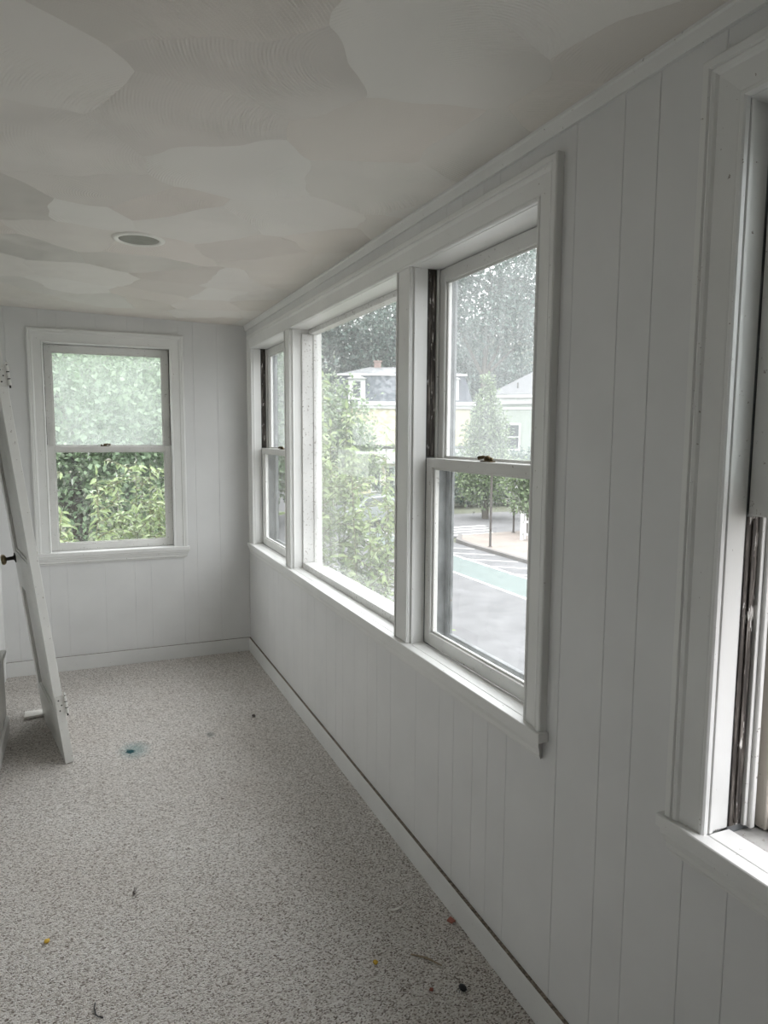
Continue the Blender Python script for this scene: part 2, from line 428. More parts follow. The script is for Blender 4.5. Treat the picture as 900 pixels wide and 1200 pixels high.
def boards(fr, grooves, opens, parent, ztop_fn, ch=.0016, gap=.0002):
    """vertical planks with chamfered long edges; a plank that meets an opening is cut around it"""
    for a, b in zip(grooves, grooves[1:]):
        cuts = sorted({a, b, *[q for o in opens for q in (o[0]-.03, o[1]+.03) if a+.004 < q < b-.004]})
        comps = []        # lists of (u0,u1,z0,z1, chamfer_left, chamfer_right)
        lower, upper, full = [], [], []
        for u0, u1 in zip(cuts, cuts[1:]):
            mid = (u0+u1)/2; op = [o for o in opens if o[0]-.03 < mid < o[1]+.03]
            zt = ztop_fn(mid)
            fl = (u0 == a, u1 == b)
            if op:
                lower.append((u0, u1, .0, op[0][2]-.03, *fl)); upper.append((u0, u1, op[0][3]+.03, zt, *fl))
            else: full.append((u0, u1, .0, zt, *fl))
        groups = [full+lower+upper] if full else [lower, upper]
        for gr in groups:
            if not gr: continue
            bm = bmesh.new()
            for u0, u1, z0, z1, cl, cr in gr:
                p = [(u0+(gap if cl else 0), .0088)]
                p += [(u0+gap, .0012), (u0+gap+ch, 0)] if cl else [(u0, 0)]
                p += [(u1-gap-ch, 0), (u1-gap, .0012)] if cr else [(u1, 0)]
                p += [(u1-(gap if cr else 0), .0088)]
                lo = [bm.verts.new(fr.p(u, d, z0)) for u, d in p]; hi = [bm.verts.new(fr.p(u, d, z1)) for u, d in p]
                n = len(p)
                for i in range(n): bm.faces.new((lo[i], lo[(i+1) % n], hi[(i+1) % n], hi[i]))
                bm.faces.new(lo); bm.faces.new(hi)
            bm_obj('plank', bm, 'wall', parent)
gr = [YR, -1.42, -1.21, -1.08, -.86, -.64, -.5, -.3, -.12, .03, .24, .39, .5, .66, .765, .866, .972, 1.128, 1.226, 1.382, 1.607, 1.705, 1.792, 1.913, 2.013, 2.193, 2.42, 2.56, 2.665,
      2.82, 2.97, 3.07, 3.21, 3.40, 3.52, 3.63, 3.80, 4.02, 4.13, 4.25, 4.40, 4.62, 4.72, D]
boards(FR, gr, OPEN_R, wall_right, lambda u: H+.004)
gb = [XL-.02, -.422, -.235, -.13, .098, .286, .39, .605, .70, .86, W]
boards(FB, gb, OPEN_B, wall_back, lambda u: ceil_z(u)+.004)

# baseboards: painted front, dusty top
def baseboard(name, fr, u0, u1, label):
    bm = bmesh.new()
    bbox(bm, *fr.r(u0, u1, -.015, .0, 0.0, .097))
    o = bm_obj(name, bm, parent=None, bevel=.0015, mats=['base', 'dust'])
    for p in o.data.polygons:
        if p.normal.z > .9: p.material_index = 1
    return struct(o, label, 'baseboard')
baseboard('baseboard_right', FR, YR, D-.0151, 'white baseboard with a dusty top edge under the windows')
baseboard('baseboard_back', FB, XL, W, 'white baseboard along the end wall')
# small cove strip between ceiling and window wall
bm = bmesh.new()
pr = [(W+.001, 0), (W-.009, 0), (W-.011, .008), (W-.015, .024), (W-.019, .028), (W-.019, .036), (W+.001, .036)]
A = [bm.verts.new((x, YR, H-.034+z)) for x, z in pr]; B = [bm.verts.new((x, D-.0005, H-.034+z)) for x, z in pr]
for i in range(len(pr)): bm.faces.new((A[i], A[(i+1) % len(pr)], B[(i+1) % len(pr)], B[i]))
bm.faces.new(A); bm.faces.new(B)
struct(bm_obj('trim_1', bm, 'trim'), 'narrow white cove strip where ceiling meets the window wall', 'trim')

# ------------------------------------------------------------------ window parts
PROFILE = [(0, .0), (0, .009), (.003, .0125), (.009, .0125), (.012, .0095), (.016, .0105), (.055, .0145), (.060, .0185), (.066, .0205), (.070, .0185), (.073, .022), (CW-.003, .022), (CW, .019), (CW, .0)]
def casing(fr, parent, kind, u, z, other=None):
    """kind L/R: u = inner edge, z=(bottom, inner top); kind T: u=(inner left, inner right), z = inner top"""
    bm = bmesh.new(); lo, hi = [], []
    for w, t in PROFILE:
        if kind == 'L': lo.append(fr.p(u-w, -t, z[0])); hi.append(fr.p(u-w, -t, z[1]+w))
        elif kind == 'R': lo.append(fr.p(u+w, -t, z[0])); hi.append(fr.p(u+w, -t, z[1]+w))
        else: lo.append(fr.p(u[0]-w, -t, z+w)); hi.append(fr.p(u[1]+w, -t, z+w))
    lo = [bm.verts.new(p) for p in lo]; hi = [bm.verts.new(p) for p in hi]; n = len(lo)
    for i in range(n): bm.faces.new((lo[i], lo[(i+1) % n], hi[(i+1) % n], hi[i]))
    bm.faces.new(lo); bm.faces.new(hi)
    return bm_obj('casing', bm, 'trim', parent)
def stool_apron(fr, parent, u0, u1, zs):
    bm = bmesh.new()
    bbox(bm, *fr.r(u0-CW-.012, u1+CW+.012, -.032, .0, zs-.026, zs))
    bbox(bm, *fr.r(u0, u1, .0, .056, zs-.026, zs))
    bm_obj('stool', bm, 'trim', parent, .002)
    pr = [(0, 0), (-.026, 0), (-.026, -.012), (-.022, -.016), (-.020, -.026), (-.016, -.030), (-.015, -.042), (-.010, -.047), (-.009, -.052), (0, -.052)]
    bm = bmesh.new(); z0 = zs-.026
    def inset(d): return .004 + (.026 + d)*.7        # moulded ends return to the wall
    A = [bm.verts.new(fr.p(u0-CW-.008+inset(d), d, z0+z)) for d, z in pr]
    B = [bm.verts.new(fr.p(u1+CW+.008-inset(d), d, z0+z)) for d, z in pr]
    for i in range(len(pr)): bm.faces.new((A[i], A[(i+1) % len(pr)], B[(i+1) % len(pr)], B[i]))
    bm.faces.new(A); bm.faces.new(B)
    bm_obj('apron', bm, 'trim', parent)
def jambs(fr, parent, u0, u1, zs, zh, track=None, mono=False, outer='trim_old'):
    """liner round one opening; track=(z0,z1): bare weathered pulley channel left showing there"""
    for s, u in ((1, u0), (-1, u1)):
        boxes('jamb', [fr.r(u, u+s*.0015, .0, .0555, zs, zh)] , 'trim', parent, 0)
        boxes('jamb', [fr.r(u, u+s*.0015, .0555, TW+.012, zs-.02, zh)], outer, parent, 0)
        boxes('stop_bead', [fr.r(u+s*.0015, u+s*.0075, .003, .013, zs, zh-.002)], 'trim', parent, .0012)
        if not mono:
            boxes('parting_strip', [fr.r(u+s*.0015, u+s*.011, .0895, .0985, zs, zh)], 'trim_old', parent, .001)
        if track:
            tr = boxes('channel', [fr.r(u+s*.0015, u+s*.004, .0575, .0885, track[0], track[1])], 'weathered', parent, 0)
            boxes('guide_rail', [fr.r(u+s*.004, u+s*.0075, .069, .077, track[0]+.005, track[1]-.004)], 'weathered', parent, .001)
    boxes('head_jamb', [fr.r(u0, u1, .0, TW+.012, zh-.0015, zh+.01)], 'trim', parent, 0)
def sash(fr, parent, name, u0, u1, z0, z1, d0, d1, st, rt, rb, gm, m='trim_old', lock=None):
    """frame with stepped inner moulding, pane set inside it"""
    bm = bmesh.new()
    for (a, b, c, e) in ((u0, u0+st, z0, z1), (u1-st, u1, z0, z1), (u0+st, u1-st, z1-rt, z1), (u0+st, u1-st, z0, z0+rb)):
        bbox(bm, *fr.r(a, b, d0, d1, c, e))
    o = bm_obj(name, bm, m, parent, .0018)
    gd = (d0+d1)/2 + .003
    k = .007
    boxes('glazing_bead', [fr.r(u0+st, u0+st+k, d0+.009, gd-.002, z0+rb, z1-rt), fr.r(u1-st-k, u1-st, d0+.009, gd-.002, z0+rb, z1-rt),
                           fr.r(u0+st+k, u1-st-k, d0+.009, gd-.002, z1-rt-k, z1-rt), fr.r(u0+st+k, u1-st-k, d0+.009, gd-.002, z0+rb, z0+rb+k)], m, o, .001)
    bm = bmesh.new(); bbox(bm, *fr.r(u0+st-.003, u1-st+.003, gd-.0015, gd+.0015, z0+rb-.003, z1-rt+.003))
    bm_obj('pane', bm, gm, o)
    if lock is not None:
        uc, zt = lock; dc = (d0+d1)/2 + .002
        bm = bmesh.new()
        bbox(bm, *fr.r(uc-.028, uc+.028, dc-.010, dc+.010, zt, zt+.004))
        lathe(bm, [(.011, .004), (.012, .010), (.009, .016), (.004, .019)], fr.p(uc, dc, zt), 'Z', 14)
        a = fr.p(uc, dc, zt+.012); b = fr.p(uc+.014, dc-.004, zt+.015); c = fr.p(uc+.034, dc-.012, zt+.011)
        tube(bm, [a, b, c], [.006, .005, .0065], 8)
        lathe(bm, [(.004, .004), (.007, .008), (.004, .014)], fr.p(uc-.02, dc, zt), 'Z', 10)
        lk = bm_obj('sash_lock', bm, 'brass', o, smooth=False); lk['label'] = 'tarnished brass sash lock'
    return o
def storm(fr, parent, u0, u1, zs, zh, mid=None, m='storm', w=.03):
    d0, d1 = .140, .158
    rs = [fr.r(u0, u0+w, d0, d1, zs-.02, zh), fr.r(u1-w, u1, d0, d1, zs-.02, zh), fr.r(u0+w, u1-w, d0, d1, zh-.035, zh), fr.r(u0+w, u1-w, d0, d1, zs-.02, zs+.030)]
    if mid: rs.append(fr.r(u0+w, u1-w, d0+.002, d1-.002, mid-.013, mid+.013))
    o = boxes('storm_frame', rs, m, parent, .0015)
    boxes('storm_track', [fr.r(u0+w, u0+w+.008, d0+.004, d1-.004, zs+.012, zh-.035), fr.r(u1-w-.008, u1-w, d0+.004, d1-.004, zs+.012, zh-.035)], m, o, .001)
    boxes('outer_sill', [fr.r(u0, u1, .056, TW+.05, zs-.05, zs-.012)], 'sill' if fr is FR else 'trim_old', parent, .002)
def dh(fr, w, u0, u1, zs, zh, zm, g_up, g_lo, lock, raised=None):
    jambs(fr, w, u0, u1, zs, zh, track=(zm+.004, zh-.003) if raised is None else (zs+.002, raised-.002), outer='storm' if fr is FR else 'trim_old')
    i0, i1 = u0+.0045, u1-.0045
    sash(fr, w, 'upper_sash', i0+.001, i1-.001, zm-.03, zh-.004, .100, .128, .042, .045, .032, g_up)
    if raised is None:
        sash(fr, w, 'lower_sash', i0, i1, zs+.001, zm, .057, .088, .042, .033, .045, g_lo, lock=lock)
    else:
        sash(fr, w, 'lower_sash', i0, i1, raised, zh-.004, .057, .088, .042, .033, .052, g_lo)
    storm(fr, w, u0+.002, u1-.002, zs, zh, zm-.01)

# window_1: far wall double-hung
def window_root(name, loc, label):
    o = struct(empty(name, (0, 0, 0)), label, 'window'); return o
w1 = window_root('window_1', None, 'white double-hung window with foggy upper pane in the end wall')
casing(FB, w1, 'L', BWX[0], (ZSB, ZHB)); casing(FB, w1, 'R', BWX[1], (ZSB, ZHB)); casing(FB, w1, 'T', BWX, ZHB)
stool_apron(FB, w1, *BWX, ZSB)
dh(FB, w1, BWX[0]-.006, BWX[1]+.006, ZSB, ZHB+.006, 1.473, 'glass_fog', 'glass_lower', (.13, 1.473))
# window_2: picture window between two double-hungs, one casing round all three
w2 = window_root('window_2', None, 'wide three-part window: picture pane between two double-hung sashes')
casing(FR, w2, 'L', TRI[0], (ZS, ZH)); casing(FR, w2, 'R', TRI[1], (ZS, ZH)); casing(FR, w2, 'T', TRI, ZH)
stool_apron(FR, w2, *TRI, ZS)
for a, b in (M2, M1):
    mm = boxes('mullion', [FR.r(a, b, -.010, TW, ZS, ZH)], 'trim', w2, .002)
    boxes('mullion_bead', [FR.r(a, a+.010, -.0145, -.010, ZS, ZH), FR.r(b-.010, b, -.0145, -.010, ZS, ZH)], 'trim', mm, .0015)
dh(FR, w2, TRI[0]-.006, M2[0], ZS, ZH, 1.477, 'glass_upper', 'glass_lower', (1.862, 1.477))
dh(FR, w2, M1[1], TRI[1]+.006, ZS, ZH, 1.465, 'glass_upper', 'glass_lower', (4.30, 1.465))
jambs(FR, w2, M2[1], M1[0], ZS, ZH, mono=True)
bm = bmesh.new()
bbox(bm, *FR.r(M2[1]+.002, M1[0]-.002, .056, .128, ZS-.01, .836))
bbox(bm, *FR.r(M2[1]+.002, M2[1]+.012, .056, .120, .836, 2.106)); bbox(bm, *FR.r(M1[0]-.012, M1[0]-.002, .056, .120, .836, 2.106))
bbox(bm, *FR.r(M2[1]+.002, M2[1]+.016, .120, .150, .836, 2.112)); bbox(bm, *FR.r(M1[0]-.016, M1[0]-.002, .120, .150, .836, 2.112))
bbox(bm, *FR.r(M2[1]+.002, M1[0]-.002, .100, .150, 2.106, ZH-.002))
pf = bm_obj('picture_frame', bm, 'trim_worn', w2, .002)
bm = bmesh.new(); bbox(bm, *FR.r(M2[1]+.004, M1[0]-.004, .134, .137, .80, 2.115)); bm_obj('pane', bm, 'glass_picture', pf)
boxes('outer_sill', [FR.r(M2[1], M1[0], .128, TW+.05, ZS-.05, ZS-.004)], 'trim_old', w2, .002)
# window_3: nearest window, lower sash pushed up
w3 = window_root('window_3', None, 'nearest double-hung window with its lower sash pushed up')
casing(FR, w3, 'L', NEAR[0], (ZS, ZH)); casing(FR, w3, 'R', NEAR[1], (ZS, ZH)); casing(FR, w3, 'T', NEAR, ZH)
stool_apron(FR, w3, *NEAR, ZS)
dh(FR, w3, NEAR[0]-.006, NEAR[1]+.006, ZS, ZH, 1.477, 'glass_upper', 'glass_lower', None, raised=1.413)
boxes('flaking_strip', [FR.r(NEAR[1]-.012, NEAR[1]+.004, .100, .112, ZS-.005, 1.44)], 'trim_old', w3, .002)
boxes('tan_panel', [FR.r(NEAR[1]-.022, NEAR[1]+.004, .128, .139, ZS-.01, 1.46)], 'tan', w3, .002)

# ------------------------------------------------------------------ ceiling downlight
dl = tag(empty('recessed_downlight', (.229, 3.003, ceil_z(.229))), 'round recessed ceiling downlight with cream trim ring, unlit', 'light')
bm = bmesh.new(); lathe(bm, [(.074, .002), (.078, -.006), (.090, -.007), (.098, -.004), (.100, .002)], (0, 0, 0), 'Z', 48)
for f in [f for f in bm.faces if len(f.verts) > 4]: bm.faces.remove(f)
o = bm_obj('trim_ring', bm, 'canring', dl, smooth=True)
bm = bmesh.new(); lathe(bm, [(.0001, -.0020), (.060, -.0022), (.0755, -.0028), (.0765, .001)], (0, 0, 0), 'Z', 48)
bm_obj('baffle', bm, 'can', dl, smooth=True)

# ------------------------------------------------------------------ leaning panel door
T = .037; DW = .70; DH = 2.03
door = tag(empty('panel_door', (-.134, 3.505, .001)), 'unhung white two-panel door leaning against the left wall', 'door')
door.rotation_euler = (0, R(-6.45), R(10.6))
st = .105
def dpart(n, y0, y1, z0, z1, x0=0.0, x1=T, b=.0012): return box(n, (x0, x1, y0, y1, z0, z1), 'door', door, b)
dpart('stile', 0, st, 0, DH); dpart('stile', DW-st, DW, 0, DH)
dpart('bottom_rail', st, DW-st, 0, .22); dpart('lock_rail', st, DW-st, .765, .955); dpart('top_rail', st, DW-st, DH-.115, DH)
for z0, z1 in ((.22, .765), (.955, DH-.115)):
    p = dpart('panel', st-.002, DW-st+.002, z0-.002, z1+.002, .0125, T-.0125, 0)
    for x0, x1 in ((.005, .0125), (T-.0125, T-.005)):
        boxes('panel_moulding', [(x0, x1, st, st+.012, z0, z1), (x0, x1, DW-st-.012, DW-st, z0, z1), (x0, x1, st+.012, DW-st-.012, z0, z0+.012), (x0, x1, st+.012, DW-st-.012, z1-.012, z1)], 'door', p, .002)
for z in (.245, 1.765):
    h = box('hinge', (.004, T+.001, -.0025, .0, z, z+.09), 'hinge', door, .0006); h['label'] = 'paint-spattered old butt hinge'
    bm = bmesh.new()
    for k in range(3): tube(bm, [(T+.0085, -.006, z+.002+k*.030), (T+.0085, -.006, z+.027+k*.030)], .0065, 10)
    bbox(bm, T-.002, T+.004, -.004, -.0015, z+.002, z+.088)
    lathe(bm, [(.003, .09), (.006, .094), (.005, .102), (.001, .106)], (T+.0085, -.006, z), 'Z', 10)
    bm_obj('barrel', bm, 'hinge', h)
    bm = bmesh.new(); tube(bm, [(T+.0085, -.006, z-.010), (T+.0085, -.006, z+.095)], .0035, 8)
    for k in range(2): tube(bm, [(T+.0085, -.006, z+.028+k*.030), (T+.0085, -.006, z+.0315+k*.030)], .0068, 10)
    bm_obj('pin', bm, 'iron', h)
    bm = bmesh.new()
    for q in (.02, .045, .07): lathe(bm, [(.0035, -.0032), (.0035, -.002)], (.016 if q != .045 else .026, 0, z+q), 'Y', 10)
    bm_obj('screw', bm, 'iron', h)
for s in (-1, 1):
    x = 0 if s < 0 else T
    bm = bmesh.new(); lathe(bm, [(.027, 0), (.026, s*.004), (.014, s*.007), (.010, s*.012), (.009, s*.040), (.0105, s*.044)], (x, DW-.06, .91), 'X', 20)
    rose = bm_obj('knob', bm, 'iron', door, smooth=True)
    bm = bmesh.new(); lathe(bm, [(.0105, s*.043), (.022, s*.046), (.028, s*.054), (.0275, s*.062), (.020, s*.068), (.001, s*.070)], (x, DW-.06, .91), 'X', 20)
    g = bm_obj('knob_grip', bm, 'brass_old', rose, smooth=True); g['label'] = 'worn brass knob grip'
box('lock_edge_plate', (.008, T-.008, DW-.0005, DW+.0015, .82, .99), 'iron', door, 0)

# ------------------------------------------------------------------ low cabinet at the left edge
cab = tag(empty('low_cabinet', (-.46, 3.0, 0)), 'low white cabinet with overhanging top at the left edge', 'cabinet')
def cpart(n, r, b=.002): return box(n, (r[0]+.46, r[1]+.46, r[2]-3.0, r[3]-3.0, r[4], r[5]), 'door', cab, b)
cpart('body', (XL+.002, -.424, 2.2, 3.985, .086, .418))
cpart('plinth', (XL+.002, -.410, 2.2, 4.005, 0, .086), .006)
cpart('top_board', (XL+.002, -.4085, 2.2, 4.02, .418, .442), .005)
cpart('back_panel', (XL+.002, -.430, 2.2, 3.90, .442, .615), .003)
cpart('base_moulding', (XL+.002, -.414, 2.2, 3.997, .086, .100), .004)
for k in range(3):
    y0 = 2.25+k*.575
    d = cpart('cabinet_door', (-.424, -.4155, y0, y0+.55, .115, .405), .003)

# ------------------------------------------------------------------ litter on the carpet
def scrap(name, pts, h, m, label, cat):
    """thin flake with a top and bottom, corners lifted a little"""
    n = len(pts); rnd = random.Random(len(label))
    up = [rnd.random()*.006 for _ in pts]
    v = [(x, y, .0012+u) for (x, y), u in zip(pts, up)] + [(x, y, .0012+h+u) for (x, y), u in zip(pts, up)]
    f = [tuple(reversed(range(n))), tuple(range(n, 2*n))] + [(i, (i+1) % n, n+(i+1) % n, n+i) for i in range(n)]
    return tag(newobj(name, v, f, m), label, cat)
scrap('paper_card', [(-.355, 4.24), (-.25, 4.245), (-.252, 4.165), (-.352, 4.15)], .012, 'paper', 'small white card lying behind the leaning door', 'card')
bm = bmesh.new(); lathe(bm, [(.0005, 0.001), (.008, .003), (.0115, .010), (.009, .017), (.0005, .020)], (0, 0, 0), 'Z', 14)
for v in bm.verts: v.co.y *= 1.5
for s in (-1, 1):
    for k in range(3): tube(bm, [(s*.007, (k-1)*.006, .006), (s*.014, (k-1)*.009, .009), (s*.019, (k-1)*.012, .001)], .0008, 5)
for s in (-1, 1): tube(bm, [(s*.003, -.014, .008), (s*.005, -.021, .010)], .0006, 5)
o = bm_obj('beetle', bm, 'black', smooth=True); o.location = (.927, 1.587, .001); o.rotation_euler = (0, 0, .3); o.scale = (.8, .8, .8)
tag(o, 'black beetle-like speck on the carpet near the baseboard', 'insect')
bm = bmesh.new()
pts = [(.889+.024*math.cos(q), 1.985+.020*math.sin(q), .004) for q in [R(200)+R(130)*k/10 for k in range(11)]]
tube(bm, pts, [.001, .002, .003, .0035, .004, .0045, .0045, .0045, .004, .003, .0015], 8)
for v in bm.verts: v.co.z = .0015+(v.co.z)*.9
tag(bm_obj('paper_curl', bm, 'paper', smooth=True), 'curled white paper scrap on the carpet by the window wall', 'paper')
scrap('red_scrap', [(1.018, 1.852), (1.036, 1.862), (1.042, 1.838), (1.024, 1.832)], .004, 'red', 'reddish scrap against the baseboard', 'scrap')
bm = bmesh.new(); tube(bm, [(.850, 1.765, .004), (.885, 1.731, .007), (.915, 1.69, .003)], [.0025, .003, .002], 6)
tag(bm_obj('twig', bm, 'stick'), 'thin dry twig on the carpet near the beetle', 'twig')
def pebble(name, x, y, r, m, label, cat):
    bm = bmesh.new(); bmesh.ops.create_icosphere(bm, subdivisions=2, radius=r)
    rnd = random.Random(int(x*1000))
    for v in bm.verts: v.co *= .8+.4*rnd.random(); v.co.z *= .7
    zl = min(v.co.z for v in bm.verts)
    o = bm_obj(name, bm, m, smooth=True); o.location = (x, y, .0005-zl); return tag(o, label, cat)
pebble('yellow_crumb', .738, 1.774, .0075, 'yellow', 'small yellow crumb on the dark strip of carpet', 'crumb')
pebble('yellow_crumb', -.160, 2.243, .0085, 'yellow', 'small yellow crumb on the bright left part of the carpet', 'crumb')
pebble('dark_crumb', .811, 3.730, .010, 'lint', 'dark crumb on the far carpet near the baseboard', 'crumb')
pebble('orange_crumb', .845, 1.62, .006, 'red', 'rust-coloured crumb left of the beetle', 'crumb')
bm = bmesh.new(); tube(bm, [(-.028, 1.935, .003), (-.030, 1.915, .005), (-.027, 1.893, .003), (-.020, 1.882, .003), (-.008, 1.876, .002)], .0017, 6)
tag(bm_obj('black_thread', bm, 'black'), 'short bent black thread at the bottom left of the carpet', 'thread')
bm = bmesh.new()
rnd = random.Random(4)
for k in range(7):
    p = Vector((.104+rnd.uniform(-.004, .004), 2.387+rnd.uniform(-.010, .010), .003))
    tube(bm, [p, p+Vector((rnd.uniform(-.01, .01), rnd.uniform(-.02, .02), rnd.uniform(.002, .008))), p+Vector((rnd.uniform(-.006, .006), rnd.uniform(-.02, .02), .001))], .001, 5)
tag(bm_obj('lint_tuft', bm, 'lint'), 'grey brown lint tuft in the middle of the carpet', 'lint')

# translucent film stuck to the picture pane
tag(boxes('glass_sticker', [FR.r(2.99, 3.41, .1325, .1338, 1.36, 1.485)], 'film', None, 0), 'faint translucent rectangular sticker on the picture window glass', 'sticker')

# ================================================================== OUTDOORS
G = -2.7
def slab(name, poly, z0, z1, m, label, cat, kind=True):
    n = len(poly)
    v = [(x, y, z0) for x, y in poly] + [(x, y, z1) for x, y in poly]
    f = [tuple(reversed(range(n))), tuple(range(n, 2*n))] + [(i, (i+1) % n, n+(i+1) % n, n+i) for i in range(n)]
    o = newobj(name, v, f, m)
    return struct(o, label, cat)
slab('lawn', [(-80, -60), (150, -60), (150, 150), (-80, 150)], G-.5, G-.05, 'grass', 'grass ground around the houses', 'ground')
slab('road', [(5.2, -60), (13.55, -60), (13.55, 150), (5.2, 150)], G-.3, G, 'asphalt', 'grey asphalt street below the windows', 'road')
slab('side_street', [(13.55, 25.9), (140, 26.6), (140, 35.0), (13.55, 33.6)], G-.3, G-.002, 'asphalt2', 'side street joining behind the corner sidewalk', 'road')
slab('sidewalk', [(13.75, -60), (16.2, -60), (16.2, 22.3), (19.5, 24.6), (60, 25.2), (60, 26.3), (17.0, 25.9), (14.6, 25.75), (13.9, 24.6), (13.75, 23.4)], G-.2, G+.10, 'concrete', 'pale corner sidewalk beside the street', 'sidewalk')
slab('sidewalk', [(3.4, -60), (5.0, -60), (5.0, 150), (3.4, 150)], G-.2, G+.10, 'concrete', 'sidewalk directly below the porch', 'sidewalk')
slab('kerb', [(13.55, -60), (13.75, -60), (13.75, 23.4), (13.9, 24.6), (14.6, 25.75), (14.5, 25.95), (13.7, 24.7), (13.55, 23.4)], G-.2, G+.12, 'kerb', 'dark granite kerb curving round the street corner', 'kerb')
def strip(name, a, b, w, m, label, cat, z=.004):
    a, b = Vector((*a, 0)), Vector((*b, 0)); n = (b-a).normalized().cross(Vector((0, 0, 1)))*w/2
    return slab(name, [tuple((a-n)[:2]), tuple((a+n)[:2]), tuple((b+n)[:2]), tuple((b-n)[:2])], G-.01, G+z, m, label, cat)
strip('bike_lane', (11.62, -40), (11.25, 34), 1.45, 'bike', 'pale green painted bike lane on the street', 'road marking', .003)
strip('lane_line', (12.40, -40), (12.03, 34), .12, 'line', 'white line on the far side of the green lane', 'road marking', .006)
strip('lane_line', (10.85, -40), (10.48, 34), .12, 'line', 'white line on the near side of the green lane', 'road marking', .006)
for k in range(6):
    y = 16.75+k*1.45
    strip('hatch_line', (12.0, y), (13.45, y-1.2), .11, 'line', ['hatch stripe nearest the porch between green lane and kerb', 'second hatch stripe from the porch', 'third hatch stripe from the porch', 'fourth hatch stripe from the porch', 'fifth hatch stripe from the porch', 'hatch stripe farthest from the porch'][k], 'road marking', .005)
for k in range(4):
    strip('crosswalk_bar', (14.4+k*.3, 26.4+k*.75), (16.6+k*.3, 26.5+k*.75), .3, 'line', ['crosswalk bar nearest the corner', 'second crosswalk bar from the corner', 'third crosswalk bar from the corner', 'crosswalk bar farthest from the corner'][k], 'road marking', .004)

# ---- foliage
LEAF2 = np.array([(0, 0, 0), (.30, .45, .05), (0, 1, -.10), (-.30, .45, .05)], float)
LEAF6 = np.array([(0, 0, 0), (.17, .28, .05), (.15, .66, .0), (0, 1.0, -.22), (-.15, .66, .0), (-.17, .28, .05), (0, .30, .0), (0, .66, -.06)], float)
F2 = [(0, 1, 2), (0, 2, 3)]
F6 = [(0, 1, 6), (1, 2, 7, 6), (2, 3, 7), (0, 6, 5), (6, 7, 4, 5), (7, 3, 4)]
def rotmats(dirs, rolls):
    """leaf y-axis along dirs"""
    y = dirs/np.linalg.norm(dirs, axis=1, keepdims=True)
    ref = np.tile(np.array([0, 0, 1.0]), (len(y), 1)); ref[np.abs(y[:, 2]) > .95] = (1, 0, 0)
    x = np.cross(y, ref); x /= np.linalg.norm(x, axis=1, keepdims=True); z = np.cross(x, y)
    c, s = np.cos(rolls)[:, None], np.sin(rolls)[:, None]
    return np.stack([x*c+z*s, y, z*c-x*s], axis=2)
def leaves(name, pos, dirs, rolls, sizes, tmpl, F, m, parent):
    Rm = rotmats(dirs, rolls)
    V = np.einsum('nij,kj->nki', Rm, tmpl)*sizes[:, None, None] + pos[:, None, :]
    n, k = len(pos), len(tmpl)
    V = V.reshape(-1, 3)
    me = bpy.data.meshes.new(name)
    me.vertices.add(len(V)); me.vertices.foreach_set('co', V.ravel())
    lens = np.array([len(f) for f in F]); idx = np.concatenate([np.array(f) for f in F])
    loops = (np.arange(n)[:, None]*k + idx[None, :]).ravel()
    tot = np.tile(lens, n); start = np.concatenate([[0], np.cumsum(tot)[:-1]])
    me.loops.add(len(loops)); me.loops.foreach_set('vertex_index', loops)
    me.polygons.add(len(tot)); me.polygons.foreach_set('loop_start', start); me.polygons.foreach_set('loop_total', tot)
    me.update(calc_edges=True); me.validate()
    o = bpy.data.objects.new(name, me); C.objects.link(o); me.materials.append(MAT[m]); o.parent = parent
    o['kind'] = 'stuff'
    return o
def tree(name, label, cat, base, trunk_h, trunk_r, blobs, n, size, m, seed, group=None, droop=.2):
    """blobs: (dx,dy,z,rx,ry,rz) crown masses relative to the base; branches run from the trunk into each"""
    rng = np.random.default_rng(seed)
    t = tag(empty(name, base), label, cat, group)
    bm = bmesh.new()
    tube(bm, [(0, 0, -.4), (0.02, 0, trunk_h*.3), (-.03, .03, trunk_h*.7), (0, 0, trunk_h)], [trunk_r*1.2, trunk_r, trunk_r*.85, trunk_r*.55], 8)
    for b in blobs:
        c = Vector(b[:3]); s = Vector((0, 0, min(trunk_h*.95, max(.4, b[2]-b[5]*1.1))))
        tube(bm, [s, s.lerp(c, .5)+Vector((0, 0, .15)), c], [trunk_r*.5, trunk_r*.3, trunk_r*.12], 6)
        for q in range(5):
            d = Vector(rng.normal(size=3)); d.normalize()
            e = c + Vector((d.x*b[3], d.y*b[4], abs(d.z)*b[5]))*.85
            tube(bm, [s.lerp(c, .7), c.lerp(e, .5), e], [trunk_r*.2, trunk_r*.12, trunk_r*.04], 5)
    bm_obj('trunk', bm, 'bark', t)
    vol = np.array([b[3]*b[4]*b[5] for b in blobs])**.75; cnt = np.maximum(1, (n*vol/vol.sum()).astype(int))
    P, Dv = [], []
    for b, k in zip(blobs, cnt):
        # twig clusters inside the mass
        nc = max(6, k//22); cc = rng.normal(size=(nc, 3)); cc /= np.linalg.norm(cc, axis=1, keepdims=True)
        cc *= rng.uniform(.35, 1.0, (nc, 1))**.45
        cc = cc*np.array(b[3:6])*.9 + np.array(b[:3])
        ci = rng.integers(0, nc, k)
        sp = min(b[3:6])*.22
        off = rng.normal(size=(k, 3))*sp
        P.append(cc[ci]+off); dd = off + rng.normal(size=(k, 3))*sp*.6; dd[:, 2] -= sp*droop; Dv.append(dd)
    P = np.concatenate(P); Dv = np.concatenate(Dv)
    keep = P[:, 2] > .15; P, Dv = P[keep], Dv[keep]
    leaves('foliage', P, Dv, rng.uniform(-1.2, 1.2, len(P)), size*rng.uniform(.6, 1.25, len(P)), LEAF2*np.array([1.3, 1, 1]), F2, m, t)
    return t
